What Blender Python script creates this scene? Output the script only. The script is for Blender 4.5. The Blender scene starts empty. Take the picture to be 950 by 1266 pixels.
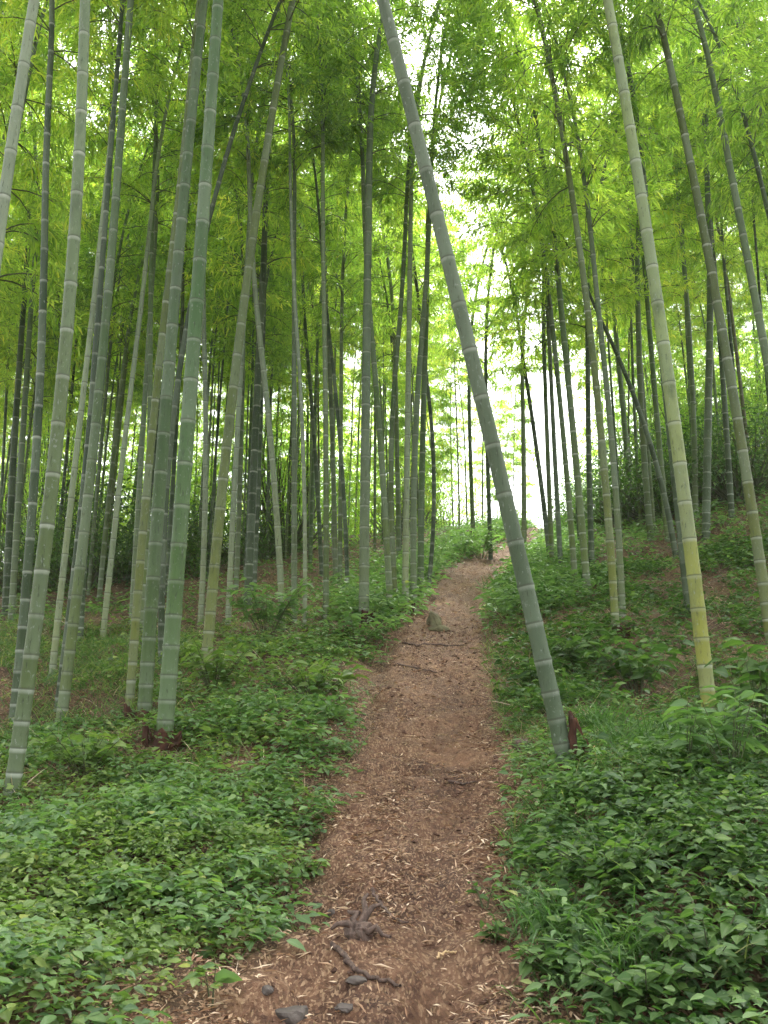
import bpy, math, random
import numpy as np
from mathutils import Matrix, Vector, Quaternion

rng = np.random.default_rng(11)
random.seed(5)
sc = bpy.context.scene
COL = sc.collection
PI = math.pi

# ------------------------------------------------------------------ camera
EYE = 1.52
PITCH = math.radians(14.0)
F_PX = 633 / math.tan(math.radians(30.0))
cam = bpy.data.objects.new('camera', bpy.data.cameras.new('camera'))
COL.objects.link(cam); sc.camera = cam
cam.location = (0, 0, EYE); cam.rotation_euler = (PI / 2 + PITCH, 0, 0)
cam.data.sensor_fit = 'VERTICAL'; cam.data.angle = math.radians(60)
cam.data.clip_end = 2000; cam.data.clip_start = .05

def ray(px, py):
    r, u = (px - 475) / F_PX, (633 - py) / F_PX
    return np.array([r, math.cos(PITCH) - math.sin(PITCH) * u, math.sin(PITCH) + math.cos(PITCH) * u])

# ------------------------------------------------------------------ terrain
_ky = [-30, -8, 0, 3, 5, 7.5, 10, 14, 18, 24, 28, 31, 36, 45, 70, 120, 200]
_kz = [-9, -2.0, 0, .62, 1.03, 1.52, 2.37, 3.6, 4.8, 6.7, 7.95, 8.6, 9.1, 8.6, 6, -2, -12]
_yy = np.arange(-40, 220, .1)
_zz = np.interp(_yy, _ky, _kz)
_k = np.exp(-np.linspace(-2.2, 2.2, 23) ** 2); _k /= _k.sum()
_zz = np.convolve(np.pad(_zz, 11, mode='edge'), _k, 'valid')
def prof(y): return np.interp(y, _yy, _zz)

def hit0(px, py):
    d = ray(px, py); t = np.arange(1, 60, .02)
    z = EYE + d[2] * t; b = z < prof(d[1] * t)
    i = int(np.argmax(b)) if b.any() else len(t) - 1
    return d[0] * t[i], d[1] * t[i]
_L = [(270,1266),(312,1200),(368,1130),(398,1060),(418,1000),(438,940),(462,880),(478,830),(487,800),(520,750),(552,715),(582,692),(610,676),(640,664)]
_R = [(662,1266),(640,1190),(625,1110),(622,1050),(634,990),(634,940),(618,880),(604,830),(600,800),(607,760),(622,730),(640,700),(655,682),(672,668)]
_l = [hit0(*p) for p in _L]; _r = [hit0(*p) for p in _R]
def edgeL(y): return np.interp(y, [p[1] for p in _l] + [60], [p[0] for p in _l] + [14])
def edgeR(y): return np.interp(y, [p[1] for p in _r] + [60], [p[0] for p in _r] + [15])

_lat = rng.random((256, 256))
def vnoise(x, y):
    x = np.asarray(x, float); y = np.asarray(y, float)
    xi = np.floor(x).astype(int); yi = np.floor(y).astype(int); fx = x - xi; fy = y - yi
    fx = fx * fx * (3 - 2 * fx); fy = fy * fy * (3 - 2 * fy)
    g = lambda a, b: _lat[a % 256, b % 256]
    return (g(xi, yi) * (1 - fx) + g(xi + 1, yi) * fx) * (1 - fy) + (g(xi, yi + 1) * (1 - fx) + g(xi + 1, yi + 1) * fx) * fy
def fbm(x, y, o=4):
    s = 0; a = .5
    for i in range(o): s = s + a * vnoise(x * 2 ** i + 17 * i, y * 2 ** i + 31 * i); a *= .5
    return s
def sst(a, b, x):
    t = np.clip((x - a) / (b - a), 0, 1); return t * t * (3 - 2 * t)

def pathmask(x, y):
    """1 on the trodden path, fading to 0 at its ragged edges"""
    wob = (fbm(x * 2.2, y * 2.2) - .47) * .45
    l = edgeL(y) + wob; r = edgeR(y) + (fbm(x * 2.2 + 50, y * 2.2) - .47) * .3
    return sst(-.12, .12, x - l) * sst(-.10, .10, r - x)

def H(x, y):
    x = np.asarray(x, float); y = np.asarray(y, float)
    l, r = edgeL(y), edgeR(y); c = (l + r) / 2
    pm = pathmask(x, y)
    z = prof(y).astype(float)
    dl = np.maximum(l - x, 0); dr = np.maximum(x - r, 0)
    z = z + .10 * sst(0, .6, dl) + .17 * sst(0, .5, dr)
    z = z - .09 * np.minimum(np.maximum(dl - 1, 0), 26) * sst(7, 15, y)
    z = z - .05 * np.minimum(np.maximum(dl - .5, 0), 4) * (1 - sst(6, 9, y))
    z = z + .33 * np.minimum(np.maximum(dr - .8, 0), 14) * sst(8.5, 17, y)
    z = z + .05 * np.minimum(np.maximum(dr - .3, 0), 6) * (1 - sst(8, 12, y))
    off = 1 - pm
    z = z + off * (fbm(x * .7, y * .7) - .47) * .42 + off * (fbm(x * 3, y * 3, 3) - .44) * .10
    z = z + (fbm(x * 5 + 9, y * 4, 4) - .47) * .13 + (fbm(x * 17, y * 13 + 4, 3) - .44) * .055 + pm * np.minimum(fbm(x * 4 + 60, y * 3 + 60, 3) - .40, 0) * .28
    z = z - .04 * pm * np.exp(-((x - c - .12) / .16) ** 2)
    return z

def ground_hit(px, py, tmin=2.0):
    d = ray(px, py); t = np.arange(tmin, 60, .01)
    b = EYE + d[2] * t < H(d[0] * t, d[1] * t)
    i = int(np.argmax(b)) if b.any() else int(26 / .01)
    x, y = d[0] * t[i], d[1] * t[i]
    return np.array([x, y, float(H(x, y))])

def depth_of(p):  # distance along the viewing axis
    return p[1] * math.cos(PITCH) + (p[2] - EYE) * math.sin(PITCH)
def project(p):
    d = depth_of(p); u = -p[1] * math.sin(PITCH) + (p[2] - EYE) * math.cos(PITCH)
    return 475 + F_PX * p[0] / d, 633 - F_PX * u / d

# ------------------------------------------------------------------ mesh helper
def mesh_np(name, V, tris=None, quads=None, mat=None, smooth=True, attrs=None):
    me = bpy.data.meshes.new(name)
    V = np.asarray(V, np.float32)
    me.vertices.add(len(V)); me.vertices.foreach_set('co', V.ravel())
    li = []; ls = []; lt = []; n = 0
    if quads is not None and len(quads):
        q = np.asarray(quads, np.int32); li.append(q.ravel()); ls.append(np.arange(len(q)) * 4); lt.append(np.full(len(q), 4)); n = len(q) * 4
    if tris is not None and len(tris):
        q = np.asarray(tris, np.int32); li.append(q.ravel()); ls.append(n + np.arange(len(q)) * 3); lt.append(np.full(len(q), 3))
    li = np.concatenate(li); ls = np.concatenate(ls); lt = np.concatenate(lt)
    me.loops.add(len(li)); me.loops.foreach_set('vertex_index', li.astype(np.int32))
    me.polygons.add(len(ls)); me.polygons.foreach_set('loop_start', ls.astype(np.int32)); me.polygons.foreach_set('loop_total', lt.astype(np.int32))
    me.polygons.foreach_set('use_smooth', np.full(len(ls), smooth))
    for k, v in (attrs or {}).items():
        a = me.attributes.new(k, 'FLOAT', 'POINT'); a.data.foreach_set('value', np.asarray(v, np.float32))
    me.update(calc_edges=True)
    if mat: me.materials.append(mat)
    return me

def link(name, me, parent=None, loc=None):
    o = bpy.data.objects.new(name, me); COL.objects.link(o)
    if parent: o.parent = parent
    if loc is not None: o.location = loc
    return o
def tag(o, label=None, cat=None, group=None, kind=None):
    if label: o['label'] = label
    if cat: o['category'] = cat
    if group: o['group'] = group
    if kind: o['kind'] = kind
    return o
def empty(name, loc):
    o = bpy.data.objects.new(name, None); COL.objects.link(o); o.location = loc; o.empty_display_size = .1; return o

# ------------------------------------------------------------------ materials
def newmat(name):
    m = bpy.data.materials.new(name); m.use_nodes = True
    nt = m.node_tree; nt.nodes.clear()
    out = nt.nodes.new('ShaderNodeOutputMaterial')
    return m, nt, out
def N(nt, t, **kw):
    n = nt.nodes.new(t)
    for k, v in kw.items(): setattr(n, k, v)
    return n
def ramp(nt, stops, fac=None, interp='LINEAR'):
    r = N(nt, 'ShaderNodeValToRGB'); e = r.color_ramp.elements; r.color_ramp.interpolation = interp
    while len(e) < len(stops): e.new(.5)
    for el, (p, c) in zip(e, stops): el.position = p; el.color = (*c, 1) if len(c) == 3 else c
    if fac is not None: nt.links.new(fac, r.inputs[0])
    return r
def mixc(nt, a, b, fac, blend='MIX'):
    m = N(nt, 'ShaderNodeMix', data_type='RGBA', blend_type=blend)
    for sock, v in ((m.inputs[6], a), (m.inputs[7], b), (m.inputs[0], fac)):
        if hasattr(v, 'links') or isinstance(v, bpy.types.NodeSocket): nt.links.new(v, sock)
        elif isinstance(v, (int, float)): sock.default_value = v
        else: sock.default_value = (*v, 1)
    return m.outputs[2]
def math_(nt, op, a, b=None, clamp=False):
    m = N(nt, 'ShaderNodeMath', operation=op, use_clamp=clamp)
    for s, v in zip(m.inputs, (a, b)):
        if v is None: continue
        if isinstance(v, (int, float)): s.default_value = v
        else: nt.links.new(v, s)
    return m.outputs[0]
def attr(nt, name, typ='GEOMETRY'):
    return N(nt, 'ShaderNodeAttribute', attribute_name=name, attribute_type=typ)
def noise(nt, scale, vec=None, detail=4, rough=.55):
    n = N(nt, 'ShaderNodeTexNoise'); n.inputs['Scale'].default_value = scale; n.inputs['Detail'].default_value = detail
    n.inputs['Roughness'].default_value = rough
    if vec is not None: nt.links.new(vec, n.inputs['Vector'])
    return n
def mapping(nt, scale, src='Object'):
    tc = N(nt, 'ShaderNodeTexCoord'); mp = N(nt, 'ShaderNodeMapping'); mp.inputs['Scale'].default_value = scale
    nt.links.new(tc.outputs[src], mp.inputs['Vector']); return mp.outputs[0]

def leaf_mat(name, stops, trans=(1.6, 1.9, .9), amount=.5, rough=.45, per_object=.25, spec=.4, vein=0.0):
    m, nt, out = newmat(name)
    r = attr(nt, 'rnd').outputs['Fac']
    oi = N(nt, 'ShaderNodeObjectInfo').outputs['Random']
    f = math_(nt, 'ADD', math_(nt, 'MULTIPLY', r, 1 - per_object), math_(nt, 'MULTIPLY', oi, per_object))
    c = ramp(nt, stops, f).outputs[0]
    if vein:
        v = attr(nt, 'vein').outputs['Fac']
        c = mixc(nt, c, (.28, .36, .16), math_(nt, 'MULTIPLY', math_(nt, 'GREATER_THAN', v, .86), vein))
    p = N(nt, 'ShaderNodeBsdfPrincipled'); nt.links.new(c, p.inputs['Base Color'])
    p.inputs['Roughness'].default_value = rough; p.inputs['Specular IOR Level'].default_value = spec
    t = N(nt, 'ShaderNodeBsdfTranslucent')
    nt.links.new(mixc(nt, c, trans, 1.0, 'MULTIPLY'), t.inputs['Color'])
    ms = N(nt, 'ShaderNodeMixShader'); ms.inputs[0].default_value = amount
    nt.links.new(p.outputs[0], ms.inputs[1]); nt.links.new(t.outputs[0], ms.inputs[2])
    nt.links.new(ms.outputs[0], out.inputs['Surface'])
    return m

M = {}
M['bamboo_leaf'] = leaf_mat('bamboo_leaf', [(0, (.035, .08, .015)), (.35, (.105, .20, .032)), (.67, (.235, .345, .055)), (1, (.48, .47, .10))],
                            trans=(2.9, 2.7, 1.7), amount=.62, rough=.42, per_object=.35)
M['sapling_leaf'] = leaf_mat('sapling_leaf', [(0, (.08, .16, .03)), (.5, (.16, .29, .04)), (1, (.34, .42, .07))], trans=(2.3, 2.3, 1.4), amount=.6)
M['herb_leaf'] = leaf_mat('herb_leaf', [(0, (.04, .075, .022)), (.40, (.11, .18, .045)), (.75, (.20, .27, .07)), (.95, (.26, .31, .07)), (1, (.4, .38, .08))], amount=.38, rough=.45, per_object=0, spec=.5, vein=.15)
M['pale_herb_leaf'] = leaf_mat('pale_herb_leaf', [(0, (.05, .10, .04)), (.5, (.12, .21, .075)), (.92, (.20, .30, .10)), (1, (.38, .38, .12))], amount=.38, rough=.5, per_object=0, spec=.45, vein=.12)
M['broad_leaf'] = leaf_mat('broad_leaf', [(0, (.022, .055, .018)), (.5, (.065, .13, .035)), (.85, (.14, .22, .055)), (1, (.26, .30, .06))], amount=.36, rough=.5, per_object=.1, spec=.3, vein=.15)
M['grass_blade'] = leaf_mat('grass_blade', [(0, (.04, .09, .025)), (.55, (.09, .18, .045)), (.82, (.16, .22, .06)), (1, (.38, .32, .16))], amount=.4, rough=.4, per_object=.1)
M['litter'] = leaf_mat('litter', [(0, (.07, .032, .018)), (.32, (.25, .13, .07)), (.7, (.50, .33, .20)), (1, (.74, .60, .43))], trans=(1, .8, .6), amount=.15, rough=.6, per_object=0)

def N_sep(nt, col):
    n = N(nt, 'ShaderNodeSeparateColor'); nt.links.new(col, n.inputs[0]); return n.outputs[0]
def culm_mat():
    m, nt, out = newmat('bamboo_culm')
    oi = N(nt, 'ShaderNodeObjectInfo')
    base = oi.outputs['Color']; yel = oi.outputs['Alpha']
    ht = attr(nt, 'ht').outputs['Fac']
    nz = noise(nt, 1.0, mapping(nt, (14, 14, 1.3)), 5, .6).outputs['Fac']
    nz2 = noise(nt, 1.0, mapping(nt, (3, 3, .45)), 3).outputs['Fac']
    nz3 = noise(nt, 1.0, mapping(nt, (90, 90, 3)), 3).outputs['Fac']
    low = N(nt, 'ShaderNodeMapRange', interpolation_type='SMOOTHSTEP')
    low.inputs['From Min'].default_value = 3.4; low.inputs['From Max'].default_value = .2
    nt.links.new(ht, low.inputs['Value'])
    low2 = N(nt, 'ShaderNodeMapRange', interpolation_type='SMOOTHSTEP'); low2.inputs['From Min'].default_value = 5.0; low2.inputs['From Max'].default_value = 1.0
    nt.links.new(ht, low2.inputs['Value'])
    c = mixc(nt, base, (.23, .235, .035), math_(nt, 'MULTIPLY', yel, low.outputs[0]))
    olv = math_(nt, 'MULTIPLY', math_(nt, 'MULTIPLY', math_(nt, 'LESS_THAN', yel, .01), low2.outputs[0]), math_(nt, 'GREATER_THAN', N_sep(nt, base), .1))
    c = mixc(nt, c, (.065, .095, .02), olv)
    # waxy bloom in long patches
    bl = N(nt, 'ShaderNodeMapRange'); bl.inputs['From Min'].default_value = .42; bl.inputs['From Max'].default_value = .72
    bl.inputs['To Max'].default_value = .32
    nt.links.new(math_(nt, 'ADD', math_(nt, 'MULTIPLY', nz, .5), math_(nt, 'MULTIPLY', nz2, .5)), bl.inputs['Value'])
    c = mixc(nt, c, (.19, .225, .155), bl.outputs[0])
    dk = N(nt, 'ShaderNodeMapRange'); dk.inputs['From Min'].default_value = .50; dk.inputs['From Max'].default_value = .74; dk.inputs['To Max'].default_value = .7
    nt.links.new(noise(nt, 1.0, mapping(nt, (7, 7, 2.2)), 6, .7).outputs['Fac'], dk.inputs['Value'])
    c = mixc(nt, c, (.045, .065, .035), dk.outputs[0])
    c = mixc(nt, c, (.75, .75, .75), math_(nt, 'MULTIPLY', nz3, .0))
    seg = attr(nt, 'seg').outputs['Fac']
    c = mixc(nt, c, (.16, .20, .13), math_(nt, 'MULTIPLY', math_(nt, 'MULTIPLY', seg, seg), .5))
    sp = N(nt, 'ShaderNodeMapRange'); sp.inputs['From Min'].default_value = .60; sp.inputs['From Max'].default_value = .68; sp.inputs['To Max'].default_value = .55
    nt.links.new(noise(nt, 1.0, mapping(nt, (38, 38, 22)), 5, .65).outputs['Fac'], sp.inputs['Value'])
    c = mixc(nt, c, (.26, .29, .24), sp.outputs[0])
    sp2 = N(nt, 'ShaderNodeMapRange'); sp2.inputs['From Min'].default_value = .58; sp2.inputs['From Max'].default_value = .66; sp2.inputs['To Max'].default_value = .7
    nt.links.new(noise(nt, 1.0, mapping(nt, (60, 60, 9)), 5, .7).outputs['Fac'], sp2.inputs['Value'])
    c = mixc(nt, c, (.035, .045, .022), sp2.outputs[0])
    bd = attr(nt, 'bd').outputs['Fac']
    c = mixc(nt, c, (.40, .43, .35), math_(nt, 'MULTIPLY', bd, math_(nt, 'MULTIPLY', nz, math_(nt, 'ADD', .55, math_(nt, 'MULTIPLY', oi.outputs['Random'], .75))), True))
    nd = attr(nt, 'nd').outputs['Fac']
    c = mixc(nt, c, (.05, .055, .03), math_(nt, 'MULTIPLY', nd, .75))
    p = N(nt, 'ShaderNodeBsdfPrincipled'); nt.links.new(c, p.inputs['Base Color'])
    p.inputs['Roughness'].default_value = .6; p.inputs['Specular IOR Level'].default_value = .25
    bp = N(nt, 'ShaderNodeBump'); bp.inputs['Strength'].default_value = .18; bp.inputs['Distance'].default_value = .004
    nt.links.new(nz3, bp.inputs['Height']); nt.links.new(bp.outputs[0], p.inputs['Normal'])
    nt.links.new(p.outputs[0], out.inputs['Surface'])
    return m
M['culm'] = culm_mat()

def simple(name, c1, c2, scale=8, rough=.85, bump=.5, stretch=(1, 1, 1), c3=None, spec=.2):
    m, nt, out = newmat(name)
    n = noise(nt, scale, mapping(nt, stretch), 7, .65)
    st = [(.3, c1), (.62, c2)] + ([(.78, c3)] if c3 else [])
    c = ramp(nt, st, n.outputs['Fac']).outputs[0]
    p = N(nt, 'ShaderNodeBsdfPrincipled'); nt.links.new(c, p.inputs['Base Color']); p.inputs['Roughness'].default_value = rough
    p.inputs['Specular IOR Level'].default_value = spec
    b = N(nt, 'ShaderNodeBump'); b.inputs['Strength'].default_value = bump; b.inputs['Distance'].default_value = .02
    nt.links.new(n.outputs['Fac'], b.inputs['Height']); nt.links.new(b.outputs[0], p.inputs['Normal'])
    nt.links.new(p.outputs[0], out.inputs['Surface']); return m
M['twig'] = simple('twig', (.05, .06, .03), (.12, .13, .06), 6, .7, .2)
M['deadwood'] = simple('deadwood', (.045, .032, .026), (.16, .11, .085), 9, .85, .7, (6, 6, 1), (.27, .2, .15))
M['rotten'] = simple('rotten_sheath', (.02, .011, .008), (.085, .036, .02), 14, .85, .6, (1, 1, .3), (.36, .2, .1))
M['crumb'] = simple('soil_crumb', (.05, .026, .018), (.14, .08, .052), 12, .9, .3)
M['stone'] = simple('stone', (.05, .042, .036), (.12, .10, .085), 7, .8, .7, (1, 1, 1), (.2, .18, .15))
M['mossy_stone'] = simple('mossy_stone', (.10, .085, .05), (.17, .16, .085), 9, .85, .8, (1, 1, 1), (.30, .25, .17))
M['fresh_wood'] = simple('split_wood', (.40, .24, .10), (.62, .44, .24), 12, .7, .3, (4, 4, 1))

def ground_mat():
    m, nt, out = newmat('forest_ground')
    pm = attr(nt, 'pathm').outputs['Fac']; lit = attr(nt, 'lit').outputs['Fac']
    obj = mapping(nt, (1, 1, 1))
    n1 = noise(nt, 1.3, obj, 6, .6).outputs['Fac']; n2 = noise(nt, 14, obj, 8, .7).outputs['Fac']; n3 = noise(nt, 60, obj, 6, .7).outputs['Fac']
    f = math_(nt, 'ADD', math_(nt, 'MULTIPLY', n1, .45), math_(nt, 'MULTIPLY', n2, .55))
    soil = ramp(nt, [(.38, (.038, .019, .013)), (.5, (.12, .060, .034)), (.63, (.27, .15, .085))], f).outputs[0]
    floor = ramp(nt, [(.36, (.03, .02, .012)), (.5, (.085, .052, .03)), (.66, (.19, .115, .06))], f).outputs[0]
    # leaf scrap pattern: stretched voronoi flakes
    vo = N(nt, 'ShaderNodeTexVoronoi'); vo.inputs['Scale'].default_value = 1.0
    dst = N(nt, 'ShaderNodeVectorMath', operation='ADD'); nt.links.new(mapping(nt, (130, 70, 90)), dst.inputs[0])
    nn = noise(nt, 3.0, obj, 3); sc_ = N(nt, 'ShaderNodeVectorMath', operation='SCALE'); sc_.inputs['Scale'].default_value = 14
    nt.links.new(nn.outputs['Color'], sc_.inputs[0]); nt.links.new(sc_.outputs[0], dst.inputs[1]); nt.links.new(dst.outputs[0], vo.inputs['Vector'])
    vc = N(nt, 'ShaderNodeSeparateColor'); nt.links.new(vo.outputs['Color'], vc.inputs[0])
    flake = ramp(nt, [(0, (.10, .05, .03)), (.5, (.27, .155, .09)), (1, (.55, .38, .23))], vc.outputs[1]).outputs[0]
    has = math_(nt, 'MULTIPLY', math_(nt, 'LESS_THAN', vc.outputs[0], .55), lit)
    c = mixc(nt, floor, soil, pm)
    wear = attr(nt, 'wear').outputs['Fac']
    c = mixc(nt, c, (.09, .05, .033), math_(nt, 'MULTIPLY', wear, .6))
    c = mixc(nt, c, flake, math_(nt, 'MULTIPLY', has, .6))
    c = mixc(nt, c, (.45, .42, .40), math_(nt, 'MULTIPLY', math_(nt, 'SUBTRACT', n3, .45, True), .6), 'MULTIPLY')
    p = N(nt, 'ShaderNodeBsdfPrincipled'); nt.links.new(c, p.inputs['Base Color']); p.inputs['Roughness'].default_value = .85
    p.inputs['Specular IOR Level'].default_value = .25
    h = math_(nt, 'ADD', math_(nt, 'MULTIPLY', n2, 1.0), math_(nt, 'MULTIPLY', n3, .5))
    b = N(nt, 'ShaderNodeBump'); b.inputs['Strength'].default_value = .8; b.inputs['Distance'].default_value = .05
    nt.links.new(h, b.inputs['Height']); nt.links.new(b.outputs[0], p.inputs['Normal'])
    nt.links.new(p.outputs[0], out.inputs['Surface']); return m
M['ground'] = ground_mat()

# ------------------------------------------------------------------ ground sheet
def axis(pts):
    out = []
    for (a, b, s) in pts: out.append(np.arange(a, b, s))
    return np.concatenate(out)
gx = axis([(-190, -40, 6), (-40, -14, .8), (-14, -5, .2), (-5, -2.2, .06), (-2.2, 3.2, .028), (3.2, 6, .06), (6, 15, .2), (15, 40, .8), (40, 191, 6)])
gy = axis([(-24, -2, 1.5), (-2, 2.4, .2), (2.4, 7.5, .03), (7.5, 13, .06), (13, 34, .15), (34, 60, .8), (60, 181, 6)])
GX, GY = np.meshgrid(gx, gy); GZ = H(GX, GY)
nx, ny = len(gx), len(gy)
idx = np.arange(nx * ny).reshape(ny, nx)
Q = np.stack([idx[:-1, :-1], idx[:-1, 1:], idx[1:, 1:], idx[1:, :-1]], -1).reshape(-1, 4)
pmv = pathmask(GX, GY).ravel()
def litter_amount(x, y):
    l, r = edgeL(y), edgeR(y)
    near = 1.2 * np.exp(-((x - l - .1) / .42) ** 2) + .9 * np.exp(-((x - r) / .25) ** 2) + .8 * np.exp(-np.maximum(0, l - .25 - x) ** 2 / .1) * 0
    far = .5 * sst(.5, .62, fbm(x * .45 + 3, y * .45)) + .25
    up = sst(7, 12, y) * .55
    return np.clip(near + far * (1 - pathmask(x, y)) + up * pathmask(x, y) + .25, 0, 1)
go = link('ground', mesh_np('ground', np.stack([GX, GY, GZ], -1).reshape(-1, 3), quads=Q, mat=M['ground'],
          attrs={'pathm': pmv, 'lit': litter_amount(GX, GY).ravel(),
                 'wear': (np.exp(-((GX - (edgeL(GY) + edgeR(GY)) / 2 - .1) / .2) ** 2) * sst(.40, .56, fbm(GX * 2.3 + 5, GY * 1.6 + 5))).ravel()}))
tag(go, 'brown earth hillside with a trodden dirt path', None, None, 'structure')

# ------------------------------------------------------------------ leaves
T_DIAMOND = (np.array([[0, 0, 0], [.38, 1, .03], [1, 0, 0], [.38, -1, .03]]), np.array([[0, 2, 1], [0, 3, 2]]), None)
T_OVATE = (np.array([[0, 0, 0], [.14, .62, .03], [.42, 1, .06], [.76, .55, .03], [1, 0, -.06], [.76, -.55, .03], [.42, -1, .06], [.14, -.62, .03], [.38, 0, -.01]]),
           np.array([[0, 8, 1], [1, 8, 2], [2, 8, 3], [3, 8, 4], [4, 8, 5], [5, 8, 6], [6, 8, 7], [7, 8, 0]]), None)
T_SIMPLE = (np.array([[0, 0, 0], [.22, .8, .05], [.6, .85, .05], [1, 0, -.04], [.6, -.85, .05], [.22, -.8, .05]]),
            np.array([[0, 2, 1], [0, 3, 2], [0, 4, 3], [0, 5, 4]]), None)
_a = np.array([0, .25, .5, .75, 1.0])
T_BLADE = (np.concatenate([np.stack([_a, [.7, 1, .85, .55, .04], 0 * _a], -1), np.stack([_a, [-.7, -1, -.85, -.55, -.04], 0 * _a], -1)]),
           np.concatenate([[[i, i + 5, i + 6], [i, i + 6, i + 1]] for i in range(4)]), None)
def unit(v): return v / np.maximum(np.linalg.norm(v, axis=-1, keepdims=True), 1e-6)
def leaves(P, D, L, W, rnd, tmpl, droop=0.0, U=None):
    """arrays of leaves -> verts, tris, attributes"""
    T, F, _ = tmpl
    n = len(P); D = unit(D)
    if U is None: U = np.tile([0, 0, 1.], (n, 1)) + rng.normal(0, .35, (n, 3))
    S = unit(np.cross(D, U)); Nn = np.cross(S, D)
    L = np.broadcast_to(L, n)[:, None, None]; W = np.broadcast_to(W, n)[:, None, None]
    V = P[:, None] + D[:, None] * T[None, :, 0:1] * L + S[:, None] * T[None, :, 1:2] * W * .5 + Nn[:, None] * T[None, :, 2:3] * L
    dr = np.broadcast_to(droop, n)[:, None]
    V[:, :, 2] -= dr * L[:, :, 0] * T[None, :, 0] ** 2
    tri = F[None] + (np.arange(n) * len(T))[:, None, None]
    vein = np.tile(1 - np.abs(T[:, 1]), n)
    return V.reshape(-1, 3), tri.reshape(-1, 3), {'rnd': np.repeat(rnd, len(T)), 'vein': vein}
def cat_parts(parts):
    V = []; Fa = []; A = {}; o = 0
    for v, f, a in parts:
        V.append(v); Fa.append(f + o); o += len(v)
        for k, x in a.items(): A.setdefault(k, []).append(x)
    return np.concatenate(V), np.concatenate(Fa), {k: np.concatenate(x) for k, x in A.items()}

def tube(pts, rad, sides=5, cap=False):
    pts = np.asarray(pts, float); n = len(pts)
    T = unit(np.gradient(pts, axis=0))
    ref = np.array([0, 1., 0]) if abs(T[:, 1]).mean() < .8 else np.array([1., 0, 0])
    X = unit(np.cross(ref, T)); Y = np.cross(T, X)
    a = np.arange(sides) * 2 * PI / sides
    R = np.broadcast_to(rad, n)[:, None, None]
    V = pts[:, None] + (X[:, None] * np.cos(a)[None, :, None] + Y[:, None] * np.sin(a)[None, :, None]) * R
    i = np.arange(n - 1)[:, None]; j = np.arange(sides)[None]
    q = np.stack([i * sides + j, i * sides + (j + 1) % sides, (i + 1) * sides + (j + 1) % sides, (i + 1) * sides + j], -1).reshape(-1, 4)
    return V.reshape(-1, 3), q
def join_q(parts):
    V = []; Fq = []; o = 0
    for v, q in parts: V.append(v); Fq.append(q + o); o += len(v)
    return np.concatenate(V), np.concatenate(Fq)

# ------------------------------------------------------------------ crown prototypes (upper half of a bamboo)
CROWN_L = 6.6
def crown_axis(s, bend): s = np.asarray(s, float); return np.stack([bend * s ** 2.2, 0 * s, s - .25 * bend * s ** 2], -1)
protos = []
def make_crown(seed, bend, dens, leaf_len=.125):
    r = np.random.default_rng(seed)
    tubes = []; P = []; D = []; RN = []; 
    s = .15; az = r.random() * 6.28
    while s < CROWN_L - .1:
        base = crown_axis(s, bend)
        f = s / CROWN_L
        lb = (2.0 * min(1, .45 + 1.6 * f) * (1 - .62 * f ** 1.4)) * r.uniform(.75, 1.2)
        for side in (-.35, .35):
            if r.random() < .08: continue
            a = az + side + r.normal(0, .2); el = math.radians(r.uniform(22, 52))
            l = lb * (1.0 if side > 0 else .7)
            t = np.linspace(0, 1, 6)
            out = l * t * math.cos(el); up = l * (t * math.sin(el) - .55 * t ** 2)
            pts = base + np.stack([out * math.cos(a), out * math.sin(a), up], -1)
            tubes.append(tube(pts, np.linspace(.008, .002, 6) * (1.2 - .5 * f), 3))
            nt_ = int(dens * l * 21)
            ts = r.uniform(.18, 1.0, nt_) ** .8
            for q in ts:
                p = np.array([np.interp(q, t, pts[:, k]) for k in range(3)])
                ta = a + r.choice([-1, 1]) * r.uniform(.3, 1.3); tl = r.uniform(.12, .42) * (1.15 - .5 * q)
                td = np.array([math.cos(ta), math.sin(ta), r.uniform(-.45, .4)])
                e = p + td * tl
                tubes.append((np.array([p + [0, 0, .002], p - [0, 0, .002], e]), None))
                shade = r.random()
                k = r.integers(5, 9)
                for w in range(k):
                    u = (w + .7) / k
                    P.append(p + td * tl * u + r.normal(0, .015, 3))
                    d = td * .7 + r.normal(0, .55, 3); d[2] -= r.uniform(.1, .7)
                    D.append(d); RN.append(.6 * shade + .4 * r.random())
        s += r.uniform(.2, .3); az += PI + r.normal(0, .35)
    P = np.array(P); D = np.array(D); n = len(P)
    V, Fa, A = leaves(P, D, r.uniform(.7, 1.25, n) * leaf_len, r.uniform(.8, 1.2, n) * .0215, np.array(RN), T_DIAMOND, r.uniform(.1, .35, n))
    fol = mesh_np('bamboo_foliage', V, tris=Fa, mat=M['bamboo_leaf'], smooth=False, attrs=A)
    tq = [t for t in tubes if t[1] is not None]; tt = [t[0] for t in tubes if t[1] is None]
    V, q = join_q(tq); o = len(V)
    V2 = np.concatenate(tt); tr = np.arange(len(V2)).reshape(-1, 3) + o
    br = mesh_np('bamboo_branches', np.concatenate([V, V2]), tris=tr, quads=q, mat=M['twig'])
    return dict(fol=fol, br=br, bend=bend, n=n)
for i in range(6): protos.append(make_crown(100 + i, [.012, .022, .016, .03, .02, .026][i], [1.0, .8, 1.15, .9, 1.05, .75][i]))
print('leaves per crown', [p['n'] for p in protos])

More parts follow.
